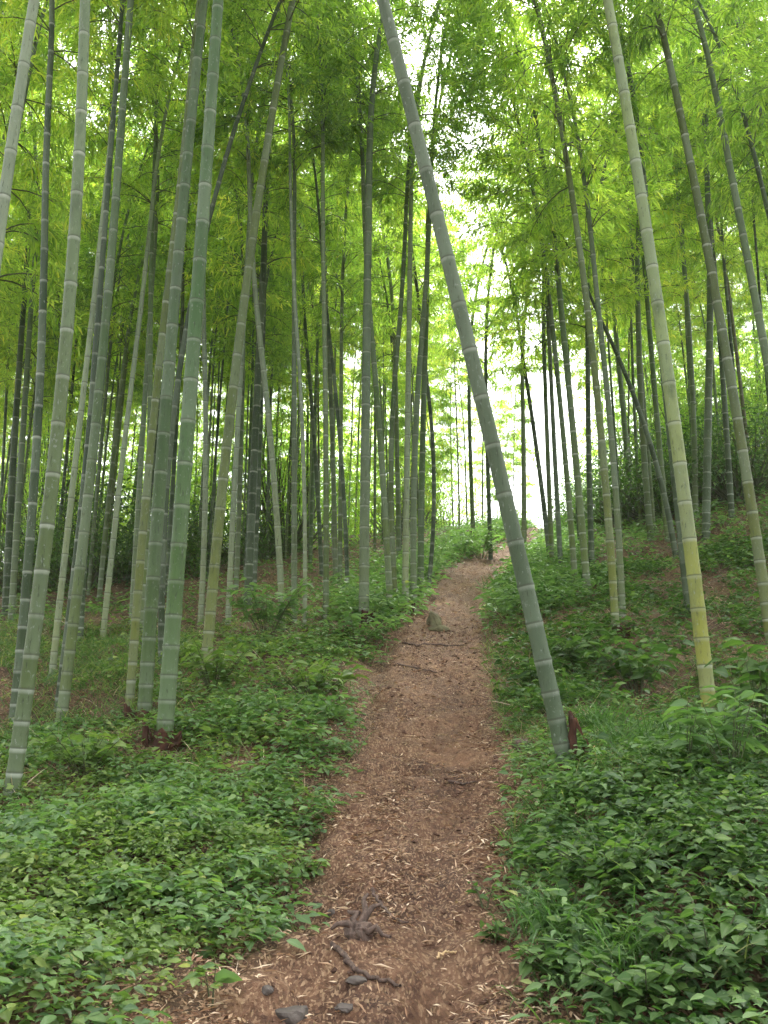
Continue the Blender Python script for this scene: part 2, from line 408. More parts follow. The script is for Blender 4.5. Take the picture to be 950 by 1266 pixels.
# ------------------------------------------------------------------ bamboo
def culm_mesh(pts, r0, H_, near, seed):
    """pts: centre line (relative to base), r0 base radius, H_ total length"""
    r = np.random.default_rng(seed)
    seg = np.linalg.norm(np.diff(pts, axis=0), axis=1); S = np.concatenate([[0], np.cumsum(seg)]); tot = S[-1]
    nodes = [-.06]; k = 0
    big = r0 / .055
    while nodes[-1] < tot - .05:
        step = min(.34, .085 + .027 * k) * (.75 + .25 * big) * r.uniform(.94, 1.06); k += 1
        nodes.append(nodes[-1] + step)
    ss = []; bd = []; nd = []; kk = []; sg = []
    for i in range(len(nodes) - 1):
        a, b = nodes[i], nodes[i + 1]; tone = r.random()
        if near:
            wq = r.uniform(.5, 1.1); m = [(a, .6 * wq, 1, 1.02), (a + .006, 0, .5, 1.07), (a + .012, 0, .1, 1.04), (a + .024, 0, 0, .985), ((a + b) / 2, 0, 0, .985), (b - .034, 0, 0, .985), (b - .018, .8 * wq, 0, 1.0), (b - .006, wq, .0, 1.06)]
        else:
            m = [(a, .4, .6, 1.03), (a + .02, 0, 0, 1), (b - .05, 0, 0, 1), (b - .02, .75, 0, 1)]
        for (x, w, d_, kq) in m: ss.append(x); bd.append(w); nd.append(d_); kk.append(kq); sg.append(tone)
    ss.append(nodes[-1]); bd.append(0); nd.append(0); kk.append(1); sg.append(0)
    ss = np.array(ss); c = np.stack([np.interp(ss, S, pts[:, j]) for j in range(3)], -1)
    under = ss < 0; c[under, 2] += ss[under]
    t = np.clip(ss / H_, 0, 1)
    rad = r0 * .93 * (1 - .46 * t - .46 * t ** 3) * np.array(kk); rad = np.maximum(rad, .004)
    sides = 20 if near else 8
    V, q = tube(c, rad, sides)
    A = {'bd': np.repeat(bd, sides), 'nd': np.repeat(nd, sides), 'ht': np.repeat(np.maximum(ss, 0), sides), 'seg': np.repeat(sg, sides)}
    return mesh_np('bamboo_culm', V, quads=q, mat=M['culm'], attrs=A)

TONE = {  # base colour of the culm skin, last number: how yellow the foot is
    'green': (.045, .10, .025, .1), 'dark': (.018, .042, .013, .05), 'pale': (.22, .27, .175, .35), 'grey': (.10, .145, .075, .2),
    'olive': (.075, .105, .02, .35), 'yellow': (.20, .26, .10, 1.0), 'steel': (.065, .095, .045, .0), 'brown': (.11, .085, .04, .1), 'palegreen': (.15, .205, .095, .0), 'mid': (.06, .11, .03, .25)}
BAMBOOS = []
def add_bamboo(base, line, r0, tone, label, group=None, near=True, attach=7.0, az=None, proto=None, crown_scale=1.0, seed=0):
    """line: function z(above base)-> (x, y) world centre of the culm"""
    base = np.array(base, float)
    zs = np.linspace(0, attach, 26)
    pts = np.array([[*line(z), z + base[2]] for z in zs]) - base
    tan = unit(pts[-1] - pts[-3])
    pr = protos[seed % len(protos)] if proto is None else protos[proto]
    if az is None: az = math.atan2(tan[1], tan[0]) + random.uniform(-.9, .9)
    q = Vector((0, 0, 1)).rotation_difference(Vector(tan)) @ Quaternion((0, 0, 1), az - math.atan2(0, 1))
    Mx = Matrix.Translation(Vector(pts[-1])) @ q.to_matrix().to_4x4() @ Matrix.Scale(crown_scale, 4)
    ax = crown_axis(np.linspace(.2, CROWN_L, 16), pr['bend'])
    axw = np.array([Mx @ Vector(a) for a in ax])
    allp = np.concatenate([pts, axw])
    Htot = attach + CROWN_L * crown_scale
    me = culm_mesh(allp, r0, Htot, near, seed + 7)
    root = empty('bamboo', base); tag(root, label, 'bamboo', group)
    cu = link('culm', me, root)
    j = random.uniform(.72, 1.02); c = TONE[tone]
    cu.color = (c[0] * j, c[1] * j, c[2] * j * random.uniform(.9, 1.1), c[3])
    b = link('branches', pr['br'], root); b.matrix_local = Mx
    f = link('foliage', pr['fol'], root); f.matrix_local = Mx
    BAMBOOS.append((root, tuple(base), r0))
    return root

def pixel_bamboo(base_px, others, w, tone, label, attach=7.0, near=True, proto=None, seed=0, lean_y=0.0, az=None, cs=1.0, rmin=0, maxd=None):
    """the culm foot stands on the ground; the other sightings fix its lean and curve in the plane it stands in"""
    b = ground_hit(*base_px)
    xs = [b[0]]; zs = [0.0]
    for (px, py) in others:
        d = ray(px, py); t = b[1] / d[1]
        for _ in range(3):
            z = EYE + d[2] * t - b[2]; t = (b[1] + lean_y * z) / d[1]
        xs.append(d[0] * t); zs.append(EYE + d[2] * t - b[2])
    deg = 2 if len(xs) > 2 else 1
    wgt = np.ones(len(xs)); wgt[0] = 3
    co = np.polyfit(zs, xs, deg, w=wgt); x0 = np.polyval(co, 0); zmax = max(zs)
    sl = np.polyval(np.polyder(co), zmax); xm = np.polyval(co, zmax)
    def line(z):
        x = np.polyval(co, z) if z <= zmax else xm + sl * (z - zmax if others[-1][1] < 110 else (1 - math.exp(-.35 * (z - zmax))) / .35)
        return x - x0 + b[0], b[1] + lean_y * z
    r0 = max(w * depth_of(b) / F_PX / 2, rmin)
    return add_bamboo(b, line, r0, tone, label, 'bamboos of the grove', near, attach, az, proto, cs, seed)

PB = [
 # foot pixel, sightings up the culm, width px, tone, label, options
 ((702,950), [(680,850),(658,775),(643,700),(618,600),(574,400),(528,200),(471,0)], 24, 'steel', 'thick grey-green bamboo leaning far over the dirt path', dict(attach=8.6, lean_y=-.02, key='leaner', az=1.6)),
 ((203,918), [(222,690),(232,550),(243,400),(250,240),(262,100),(272,0)], 23, 'green', 'thick green bamboo with bright white rings and a rotten brown foot left of the path', dict(attach=8.6, proto=1)),
 ((178,892), [(193,690),(205,510),(214,400),(225,250),(245,80),(252,0)], 19, 'green', 'dark green bamboo close beside the thick white-ringed one, red-brown sheath at its foot', dict(attach=8.4, proto=3)),
 ((14,985), [(34,850),(52,700),(65,600),(84,400),(97,200),(104,60)], 21, 'palegreen', 'pale bamboo with an olive foot, tall culm nearest the lower left corner', dict(attach=8.2)),
 ((-85,1030), [(-60,800),(0,270),(20,150),(43,0)], 21, 'pale', 'pale bamboo crossing the upper left corner, its foot out of sight', dict(attach=8.2)),
 ((17,890), [(40,640),(52,400),(56,270)], 13, 'dark', 'dark green bamboo just behind the pale one at the lower left corner', {}),
 ((75,897), [(102,700),(120,500),(130,400),(146,220)], 15, 'mid', 'grey-green bamboo with an olive foot between dark culms on the far left', dict(attach=7.5)),
 ((71,880), [(95,700),(110,520),(122,400)], 10, 'dark', 'slim dark bamboo touching the grey-green one with the olive foot', {}),
 ((64,838), [(79,690),(92,590),(100,520),(108,440)], 9, 'pale', 'slim whitish bamboo seen between two dark culms on the far left', {}),
 ((160,878), [(177,700),(185,560),(200,400),(216,300)], 12, 'olive', 'yellow-green bamboo left of the dark green pair', {}),
 ((254,838), [(266,690),(280,560),(298,400),(315,280),(340,130),(352,50)], 15, 'olive', 'olive bamboo leaning right, standing in leafy herbs left of the path', dict(attach=7.5)),
 ((127,792), [(137,710),(152,560),(170,420)], 8, 'pale', 'thin pale bamboo alone in front of the dark hollow', dict(attach=6)),
 ((248,772), [(251,700),(255,560),(253,440)], 8, 'pale', 'thin pale bamboo right beside the white-ringed green culm', {}),
 ((282,772), [(285,700),(297,480),(300,420)], 8, 'pale', 'slender pale bamboo between the olive leaning culm and a dark one', {}),
 ((306,752), [(308,700),(315,560),(320,450)], 11, 'dark', 'stout dark bamboo right of the olive leaning culm', {}),
 ((350,778), [(347,715),(340,600),(330,500),(322,420)], 9, 'pale', 'pale bamboo curving left as it rises in the middle of the left grove', {}),
 ((364,768), [(364,700),(364,400),(364,340)], 8, 'grey', 'straight grey bamboo touching the pale curved one', {}),
 ((377,777), [(377,715),(375,530),(370,470),(367,400)], 6, 'pale', 'very thin pale bamboo right of the straight grey one', {}),
 ((403,772), [(404,715),(403,560),(401,380)], 8, 'palegreen', 'straight light green bamboo among the herbs halfway up the slope', {}),
 ((450,767), [(451,700),(453,500),(453,400),(456,280)], 14, 'grey', 'thickest grey bamboo with white rings in the centre of the grove', dict(attach=6.5)),
 ((430,735), [(429,690),(420,540),(408,420)], 6, 'dark', 'thin dark bamboo just left of the thickest grey one', {}),
 ((483,762), [(480,700),(470,540),(461,430)], 9, 'mid', 'green bamboo bending left beside the thickest grey culm', {}),
 ((490,750), [(485,690),(487,500),(491,430)], 8, 'mid', 'green bamboo with close rings, second right of the thickest grey culm', {}),
 ((501,755), [(502,700),(505,520),(505,400),(508,300)], 9, 'pale', 'nearly white slim bamboo by the left path edge', dict(attach=6.5)),
 ((512,748), [(511,690),(516,500),(523,400)], 9, 'grey', 'grey bamboo directly right of the nearly white one', {}),
 ((520,735), [(519,690),(524,520),(526,420)], 9, 'green', 'green bamboo ringed closely, third in the row at the path edge', {}),
 ((530,728), [(536,640),(536,560),(529,480)], 6, 'dark', 'thin dark bamboo at the path edge above the stump', dict(attach=4.6, cs=1.2)),
 ((398,712), [(394,620),(385,500),(380,430)], 6, 'dark', 'thin dark bamboo leaning left behind the light green one', {}),
 ((415,720), [(413,620),(409,480),(405,400)], 7, 'grey', 'slim grey-brown bamboo between the light green and thickest grey culms', {}),
 ((880,900), [(863,750),(836,600),(819,400),(790,200),(749,0)], 20, 'yellow', 'bamboo with a bright yellow foot and pale upper culm on the right slope', dict(attach=8.2, proto=2, key='yellow')),
 ((762,788), [(758,745),(749,600),(740,500),(730,400),(715,300),(697,180),(665,0)], 11, 'olive', 'slender olive bamboo left of the yellow-footed one', dict(attach=5.4, proto=0, cs=1.2, az=2.6)),
 ((770,762), [(768,740),(757,550),(745,430)], 9, 'grey', 'grey bamboo just behind the slender olive one', dict(attach=4.6, cs=1.2, az=2.0)),
 ((955,800), [(946,750),(924,620),(908,500),(893,400),(865,250),(838,130),(810,0)], 15, 'olive', 'olive bamboo on the right, its foot beyond the edge', dict(attach=6.8, proto=4)),
 ((1012,780), [(960,500),(938,400),(915,270),(893,150),(870,40)], 13, 'grey', 'grey-green bamboo at the right edge above the bank', dict(attach=6.5)),
 ((1085,740), [(1000,450),(950,260),(930,190),(912,90)], 9, 'dark', 'thin dark bamboo crossing the upper right corner', dict(attach=6)),
 ((853,762), [(847,740),(836,620),(825,480),(815,400),(797,250),(785,120)], 12, 'dark', 'dark green bamboo rising behind the yellow-footed one', dict(attach=6.3)),
 ((873,668), [(876,500),(878,400)], 11, 'steel', 'stout bluish bamboo on the right bank', {}),
 ((860,640), [(854,440),(850,380)], 8, 'grey', 'grey bamboo just left of the stout bluish one on the bank', {}),
 ((727,735), [(723,700),(714,600),(707,500),(697,420)], 10, 'mid', 'green bamboo leaning left, nearest right of the leaning giant', dict(attach=4.7, cs=1.25)),
 ((732,700), [(729,600),(727,450)], 8, 'dark', 'dark bamboo right behind the green one near the leaning giant', dict(attach=4.3, cs=1.25)),
 ((681,700), [(672,620),(660,530),(648,450)], 7, 'dark', 'dark bamboo tilting left against the bright gap at the top of the path', dict(attach=5, cs=.6)),
 ((683,702), [(678,600),(676,500),(672,420)], 7, 'mid', 'upright bamboo crossing the tilted dark one at the bright gap', dict(attach=4.2, cs=1.25)),
 ((712,728), [(702,600),(690,470),(676,340)], 8, 'mid', 'slim green bamboo between the leaning giant and the green one leaning left', dict(attach=4.3, cs=1.35, az=PI, proto=2)),
 ((694,706), [(688,600),(682,480)], 7, 'steel', 'slim grey-green bamboo just behind the leaning giant, right of the bright gap', dict(attach=4.2, cs=1.35, az=PI * .8, proto=0)),
 ((586,668), [(583,600),(580,480)], 6, 'mid', 'thin green bamboo left of the path crest beside the dark boulder', dict(attach=4.0, cs=1.3, az=0.2, proto=5)),
 ((648,690), [(648,600),(646,480)], 7, 'pale', 'pale slim bamboo by the crest of the path', dict(attach=4.0, cs=1.3)),
 ((805,668), [(799,600),(793,500),(790,420)], 9, 'palegreen', 'light green bamboo halfway along the right bank', dict(attach=4.6, cs=1.2)),
 ((826,668), [(821,620),(813,520),(805,430)], 8, 'mid', 'green bamboo between the light green one and the dark one on the right bank', {}),
 ((836,690), [(821,620),(805,550),(785,490),(745,400)], 8, 'dark', 'dark bare bamboo tilted strongly left over the right bank', dict(attach=4.9, cs=.3)),
 ((607,692), [(604,600),(602,520)], 6, 'dark', 'thin dark bamboo left of the crest of the path', dict(attach=4.2, cs=1.3)),
 ((7,760), [(14,620),(22,480),(28,400)], 10, 'dark', 'dark bamboo at the left edge of the grove', {}),
 ((14,770), [(27,560),(36,420)], 9, 'grey', 'grey bamboo second from the left edge of the grove', {}),
 ((98,790), [(106,640),(113,520),(122,380)], 11, 'dark', 'dark green bamboo left of the hollow', {}),
 ((163,770), [(172,620),(176,540),(184,420)], 8, 'grey', 'grey bamboo right of the hollow', {}),
 ((176,780), [(182,640),(186,520),(186,420)], 8, 'mid', 'green bamboo beside the grey one right of the hollow', {}),
 ((200,820), [(217,480),(236,380),(257,280),(283,190),(305,110)], 9, 'dark', 'thin dark bamboo leaning right behind the white-ringed pair', dict(attach=7)),
 ((780,650), [(775,560),(768,480)], 8, 'grey', 'grey bamboo on the bank right of the slender olive one', {}),
 ((905,640), [(900,560),(892,440)], 8, 'dark', 'dark bamboo near the top of the right bank', {}),
]
anchor_x = []
for i, (bp, oth, w, tone, label, opt) in enumerate(PB):
    opt = dict(opt); key = opt.pop('key', None)
    d = dict(attach=6.0 + (i * 37 % 10) * .12, seed=i); d.update(opt)
    near = w >= 8
    root = pixel_bamboo(bp, oth, w, tone, label, near=near, **d)
    if key: M[key] = root
print('pixel bamboos', len(BAMBOOS))

# fill of the grove: free standing culms farther in
FILL = []
def tries(n, ylo, yhi, px0, px1, mind, bias=1.0):
    k = 0; guard = 0
    while k < n and guard < 20000:
        guard += 1
        y = (ylo ** 2 + (yhi ** 2 - ylo ** 2) * random.random() ** bias) ** .5
        x = (random.uniform(px0, px1) - 475) / F_PX * y
        l, r = float(edgeL(y)), float(edgeR(y))
        if l - 1.0 < x < r + 1.1: continue
        if y > 20 and abs(x - (l + r) / 2) < 2.0 and random.random() < .8: continue
        z = float(H(x, y)); px, _ = project((x, y, z + 1))
        if 545 < px < 720 and y > 17 and y < 30 and random.random() < .68: continue
        if y > 30 and 650 < px < 702 and random.random() < .6: continue
        if y < 30 and 600 < px < 660: continue
        if y < 14 and -40 < px < 990: continue
        if any((x - b[0]) ** 2 + (y - b[1]) ** 2 < mind ** 2 for _, b, _ in BAMBOOS): continue
        if any((x - b[0]) ** 2 + (y - b[1]) ** 2 < mind ** 2 for b in FILL): continue
        FILL.append((x, y, z)); k += 1
tries(12, 9, 14, -330, -60, 1.2)
tries(12, 8, 14, 1010, 1250, 1.2)
tries(62, 14, 22, -160, 1120, .9)
tries(126, 21, 33, -60, 1030, .7)
tries(30, 32, 46, -60, 1000, 1.0)
NYOUNG = len(FILL)
tries(44, 27, 42, -60, 1010, .8)

def ordinal(n):
    return {1: 'first', 2: 'second', 3: 'third', 4: 'fourth', 5: 'fifth', 6: 'sixth', 7: 'seventh', 8: 'eighth', 9: 'ninth', 10: 'tenth',
            11: 'eleventh', 12: 'twelfth', 13: 'thirteenth', 14: 'fourteenth', 15: 'fifteenth', 16: 'sixteenth'}.get(n, str(n) + 'th')
# stretches of the view between easily found culms, used to say which background bamboo is meant
STRETCH = [(-9999, 0, 'left of the whole view'), (0, 66, 'left of the pale corner culm'), (66, 140, 'between the pale corner culm and the hollow'), (140, 205, 'just left of the white-ringed pair'),
           (205, 290, 'between the white-ringed pair and olive leaning culm'), (290, 345, 'between the olive leaning and pale curved culms'),
           (345, 403, 'between the pale curved and light green culms'), (403, 452, 'just left of the thickest grey culm'),
           (452, 505, 'between the thickest grey and white slim culms'), (505, 560, 'just right of the white slim culm'), (560, 640, 'beside the crest of the path'),
           (640, 700, 'in the bright gap right of the leaning giant'), (700, 750, 'left of the slender olive culm'), (750, 842, 'between the slender olive and yellow-footed culms'),
           (842, 930, 'just right of the yellow-footed culm'), (930, 950, 'at the right edge'), (950, 99999, 'right of the whole view')]
tones = ['green', 'dark', 'dark', 'brown', 'dark', 'grey', 'mid', 'pale', 'olive', 'grey', 'palegreen', 'mid']
tword = {'brown': 'brownish', 'green': 'green', 'dark': 'dark', 'grey': 'grey', 'mid': 'green', 'pale': 'pale', 'olive': 'olive', 'palegreen': 'light green', 'steel': 'grey-green'}
infos = []
for i, (x, y, z) in enumerate(FILL):
    lx = random.gauss(0, .022); ly = random.gauss(0, .02); cv = random.gauss(0, .002)
    px, py = project((x + lx * 1.5, y, z + 1.5))
    infos.append(dict(i=i, x=x, y=y, z=z, lx=lx, ly=ly, cv=cv, px=px, tone=random.choice(tones if y < 20 else ['grey', 'mid', 'pale', 'grey', 'green', 'palegreen', 'steel', 'pale', 'grey', 'brown']), r=random.uniform(.03, .055) if y < 21 else random.uniform(.024, .046)))  # farther culms take paler tones: haze and fill light put into the skin colour
for (a, b, phrase) in STRETCH:
    for far in (0, 1):
        grp = sorted([q for q in infos if a <= q['px'] < b and (q['y'] > 23) == bool(far) and q['i'] < NYOUNG], key=lambda q: q['px'])
        cnt = {}
        for q in grp:
            w = tword[q['tone']]; cnt[w] = cnt.get(w, 0) + 1
            q['label'] = f"{ordinal(cnt[w])} {w} bamboo {phrase}, {'far row' if far else 'middle row'}"
yg = sorted([q for q in infos if q['i'] >= NYOUNG], key=lambda q: q['px'])
for k, q in enumerate(yg):
    q['r'] = random.uniform(.02, .035)
    a = [p for p in STRETCH if p[0] <= q['px'] < p[1]][0]
    kk = sum(1 for p in yg[:k + 1] if a[0] <= p['px'] < a[1])
    q['label'] = f"{ordinal(kk)} young bamboo leafy to the ground {a[2]}"
for q in infos:
    b = (q['x'], q['y'], q['z'])
    line = lambda h, q=q: (q['x'] + q['lx'] * h + q['cv'] * h * h, q['y'] + q['ly'] * h)
    near_left = q['y'] < 14
    add_bamboo(b, line, q['r'] * (1.0 if q['y'] < 30 else .8), q['tone'], q['label'], 'bamboos of the grove', False,
               attach=(random.uniform(4.0, 5.8) if q['y'] < 22 else random.uniform(3.6, 6.0) if q['y'] < 31 else random.uniform(1.5, 4.5)) if q['i'] < NYOUNG else random.uniform(.1, .9), seed=q['i'] * 3 + 1, crown_scale=random.uniform(1.0, 1.25))
print('bamboos', len(BAMBOOS))

# ------------------------------------------------------------------ rotten sheaths at culm feet
def shard_mesh(w, h, curl, seed, thick=.012, rows=9, cols=7):
    r = np.random.default_rng(seed); top = []
    V = []
    for side in (0, 1):
        for i in range(rows):
            for j in range(cols):
                u = j / (cols - 1) - .5; v = i / (rows - 1)
                hh = h * (1 - .55 * abs(u) * 2 * r.uniform(.5, 1)) if i == rows - 1 else h
                a = u * curl; R = w / max(curl, .1)
                rad = R + (thick if side else 0) + (r.random() - .5) * w * .12 * (v > .1)
                V.append([math.sin(a) * rad, R - math.cos(a) * rad + .18 * h * v * v, v * hh])
    idx = lambda s, i, j: s * rows * cols + i * cols + j
    q = []
    for i in range(rows - 1):
        for j in range(cols - 1):
            q.append([idx(0, i, j), idx(0, i, j + 1), idx(0, i + 1, j + 1), idx(0, i + 1, j)])
            q.append([idx(1, i, j), idx(1, i + 1, j), idx(1, i + 1, j + 1), idx(1, i, j + 1)])
    for i in range(rows - 1):
        for j in (0, cols - 1): q.append([idx(0, i, j), idx(0, i + 1, j), idx(1, i + 1, j), idx(1, i, j)])
    for j in range(cols - 1):
        for i in (0, rows - 1): q.append([idx(0, i, j), idx(0, i, j + 1), idx(1, i, j + 1), idx(1, i, j)])
    return mesh_np('sheath', np.array(V), quads=q, mat=M['rotten'], smooth=False)
def sheath(root, off, w, h, curl, yaw, tilt, seed, mat=None):
    o = link('sheath', shard_mesh(w, h, curl, seed), root, off); o.rotation_euler = (tilt, 0, yaw)
    if mat: o.data.materials[0] = mat
    return o
lean = M['leaner']
s = sheath(lean, (.045, -.05, -.05), .12, .38, 2.6, -1.75, .22, 1); tag(s, 'rusty brown rotten sheath')
s = sheath(lean, (.09, -.07, -.05), .09, .22, 1.9, -1.2, .1, 2)
s = sheath(lean, (.14, -.09, -.04), .04, .17, 1.2, -1.0, .1, 3, M['fresh_wood']); tag(s, 'tan split chip')
s = sheath(lean, (.0, -.12, -.06), .13, .09, 2.4, 0.2, .2, 4)
for nm, k in (('bamboo.001', 11), ('bamboo.002', 15)):
    rt = bpy.data.objects.get(nm)
    sheath(rt, (0, -.09, -.14), .17, .24, 2.8, 0, .15, k); sheath(rt, (.1, -.05, -.12), .12, .2, 2.2, 1.2, .3, k + 1); sheath(rt, (-.11, -.03, -.12), .12, .26, 2.2, -1.3, .3, k + 2)
for i in (19, 21, 23, 30):
    rt = BAMBOOS[i][0]; sheath(rt, (0, -.06, -.08), .13, .2, 2.6, random.uniform(-.8, .8), .3, 30 + i); sheath(rt, (.09, -.05, -.06), .09, .17, 2.2, 1.0, .5, 60 + i)

# ------------------------------------------------------------------ shrubs and young bamboo thickets at the back
def shrub_proto(seed, w, h, n_clump, leaf_l, leaf_w, mat, tmpl, spread=.5, down=.2):
    r = np.random.default_rng(seed); P = []; D = []; RN = []; tubes = []
    for c in range(n_clump):
        a = r.random() * 6.28; rr = r.random() ** .5 * w * .5; zz = h * r.uniform(.12, 1) * (1 - .45 * (rr / (w * .5)) ** 2)
        c0 = np.array([rr * math.cos(a), rr * math.sin(a), zz]); foot = c0 * [.25, .25, 0]; foot[2] = -.08
        if c % 2 == 0: tubes.append(tube(np.array([foot, (foot + c0) / 2 + r.normal(0, .04 * h, 3), c0]), [.012 * h ** .5, .008 * h ** .5, .002], 3))
        k = r.integers(14, 26); sh = r.random(); rad = r.uniform(.10, .24) * h ** .6 * spread * 2
        p = c0 + r.normal(0, 1, (k, 3)) * rad * [1, 1, .7]; P.append(p)
        d = unit(p - c0) + r.normal(0, .5, (k, 3)); d[:, 2] -= down; D.append(d); RN.append(.6 * sh + .4 * r.random(k))
    P = np.concatenate(P); D = np.concatenate(D); RN = np.concatenate(RN); n = len(P); P[:, 2] = np.maximum(P[:, 2], .02)
    V, Fa, A = leaves(P, D, r.uniform(.7, 1.25, n) * leaf_l, r.uniform(.8, 1.2, n) * leaf_w, RN, tmpl, .15)
    return mesh_np('foliage', V, tris=Fa, mat=mat, smooth=False, attrs=A), mesh_np('stems', *[x if i == 0 else None for i, x in enumerate(join_q(tubes))][:1], quads=join_q(tubes)[1], mat=M['twig'])
dark_thick = shrub_proto(950, 2.4, 1.9, 150, .10, .045, M['broad_leaf'], T_DIAMOND)
thick = [shrub_proto(900 + i, 2.6, 3.2, 170, .16, .03, M['sapling_leaf'], T_DIAMOND) for i in range(3)]
SH = [(-60, 30), (30, 31), (105, 29), (190, 32), (240, 27), (320, 31), (375, 34), (430, 36), (500, 33), (552, 36), (590, 44), (700, 40), (735, 29), (790, 27), (838, 25), (880, 26), (925, 24), (985, 25), (1060, 25), (350, 24), (60, 23), (150, 37), (280, 38), (470, 42), (645, 50)]
SH = sorted(SH)
for i, (px, y) in enumerate(SH):
    x = (px - 475) / F_PX * y; z = float(H(x, y)); root = empty('thicket', (x, y, z))
    side = 'left grove' if px < 560 else 'path crest' if px < 700 else 'right bank'
    k = sum(1 for q in SH[:i + 1] if ('left grove' if q[0] < 560 else 'path crest' if q[0] < 700 else 'right bank') == side)
    tag(root, f'{ordinal(k)} light green thicket from the left behind the culms, {side}', 'thicket', 'thickets of young bamboo at the back')
    f, s = thick[i % 3]; sc_ = random.uniform(.75, 1.15) * (.55 if px > 560 and px < 760 else 1)
    for nm, me in (('foliage', f), ('stems', s)):
        o = link(nm, me, root); o.scale = (sc_ * 1.35, sc_ * 1.35, sc_ * 1.5); o.rotation_euler = (0, 0, i * 1.3)

for k, (px, y, sc_, side) in enumerate([(20, 19, .9, 'left of the hollow'), (100, 18, .8, 'at the left rim of the hollow'), (138, 19.5, 1.25, 'filling the hollow'), (185, 19, .8, 'right of the hollow'), (255, 21, .8, 'behind the white-ringed pair'), (320, 23, .7, 'behind the pale curved culm'),
                                      (775, 21, .9, 'right of the slender olive culm'), (830, 20, 1.1, 'behind the yellow-footed bamboo'), (880, 19, 1.0, 'behind the stout bluish culm'), (930, 18, 1.1, 'at the right edge on the bank'), (730, 25, .8, 'left end of the bank')]):
    x = (px - 475) / F_PX * y; z = float(H(x, y)); root = empty('dark_shrub', (x, y, z)); tag(root, f'dark green shrub {side}', 'shrub', 'dark shrubs along the back of the grove')  # dark bushes; left ones also stand in for shadow between the trunks
    for nm, me in zip(('foliage', 'stems'), dark_thick):
        o = link(nm, me, root); o.scale = (sc_ * 1.3, sc_ * 1.2, sc_); o.rotation_euler = (0, 0, k * 1.7)
def rock_mesh(name, size, seed, mat, sub=3, rough=.28, flat=1.0):
    import bmesh
    bm = bmesh.new(); bmesh.ops.create_icosphere(bm, subdivisions=sub, radius=1)
    r = np.random.default_rng(seed); o = r.random(3) * 50
    cuts = [unit(r.normal(0, 1, 3)) for _ in range(9)]
    for v in bm.verts:
        p = np.array(v.co)
        for c in cuts:
            dd = p @ c
            if dd > .72: p = p - c * (dd - .72) * .85
        n = float(fbm(p[0] * 1.7 + o[0] + p[2], p[1] * 1.7 + o[1] + p[2] * .7)) - .47
        p = p * (1 + rough * n * 2); p = p * np.array(size); p[2] *= flat
        v.co = p
    me = bpy.data.meshes.new(name); bm.to_mesh(me); bm.free(); me.materials.append(mat)
    me.polygons.foreach_set('use_smooth', [False] * len(me.polygons)); return me
def rock(px, py, size, seed, label, mat='stone', name='stone', cat='stone', sink=.42, group=None, sub=3, rough=.28, rot=0):
    g = ground_hit(px, py); o = link(name, rock_mesh(name, size, seed, M[mat], sub, rough), None, (g[0], g[1], g[2] + size[2] * (1 - 2 * sink)))
    o.rotation_euler = (0, 0, rot); tag(o, label, cat, group); return o
rock(362, 1262, (.065, .045, .04), 3, 'dark grey stone at the very bottom of the path')
rock(410, 1130, (.018, .02, .02), 4, 'small dark pebble shining at the left path edge')
rock(330, 1228, (.025, .02, .017), 6, 'flat purple-grey stone in the litter left of the path')
rock(440, 1215, (.04, .035, .015), 7, 'flat grey stone beside the fallen twig')
rock(425, 1250, (.035, .03, .015), 8, 'flat stone below the fallen twig')
rock(538, 772, (.11, .09, .19), 19, 'upright mossy stump-like stone by the upper left path edge', 'mossy_stone', 'standing_stone', 'stone', .5, rough=.5)
rock(543, 780, (.15, .09, .06), 10, 'low slab at the foot of the mossy upright stone', 'mossy_stone', 'stone')
rock(648, 925, (.10, .08, .06), 12, 'rounded brown clod on the right path edge', 'deadwood', 'clod', 'clod')
rock(585, 668, (.4, .3, .28), 13, 'dark boulder near the crest left of the path', 'rotten', 'boulder', 'boulder')

# fallen twigs, roots, bark on the path
def twig(pts_px, r0, label, name='twig', lift=.012, mat='deadwood', cat='twig', wig=.01, forks=0):
    P = np.array([ground_hit(*p) for p in pts_px]); P[:, 2] += lift
    t = np.linspace(0, len(P) - 1, len(P) * 5); C = np.stack([np.interp(t, range(len(P)), P[:, k]) for k in range(3)], -1)
    C += np.random.default_rng(int(pts_px[0][0])).normal(0, wig * .35, C.shape); C[:, 2] = np.maximum(C[:, 2], H(C[:, 0], C[:, 1]) + r0 * .3)
    parts = [tube(C, np.linspace(r0, r0 * .45, len(C)), 7)]
    V, q = join_q(parts)
    o = link(name, mesh_np(name, V, quads=q, mat=M[mat])); tag(o, label, cat); return o
twig([(412,1172),(428,1190),(440,1203),(460,1212),(482,1218),(494,1225)], .011, 'dark bent fallen twig across the lower path')
twig([(458,1106),(474,1126),(488,1140),(506,1148)], .008, 'short brown twig beside the dead stump on the path')
twig([(498,796),(515,800),(536,798),(560,800),(577,799)], .014, 'dark root crossing the path below the mossy stone', 'root', cat='root')
twig([(492,822),(508,826),(524,830),(540,834)], .011, 'shorter dark root lower on the left path edge', 'root', cat='root')
twig([(555,968),(570,972),(590,970)], .01, 'thin dark root in the rut beside the leaning giant', 'root', cat='root')
twig([(540,1190),(552,1184),(566,1182)], .006, 'pale curled strip lying in the middle of the path', 'bark_strip', mat='fresh_wood', cat='bark strip')
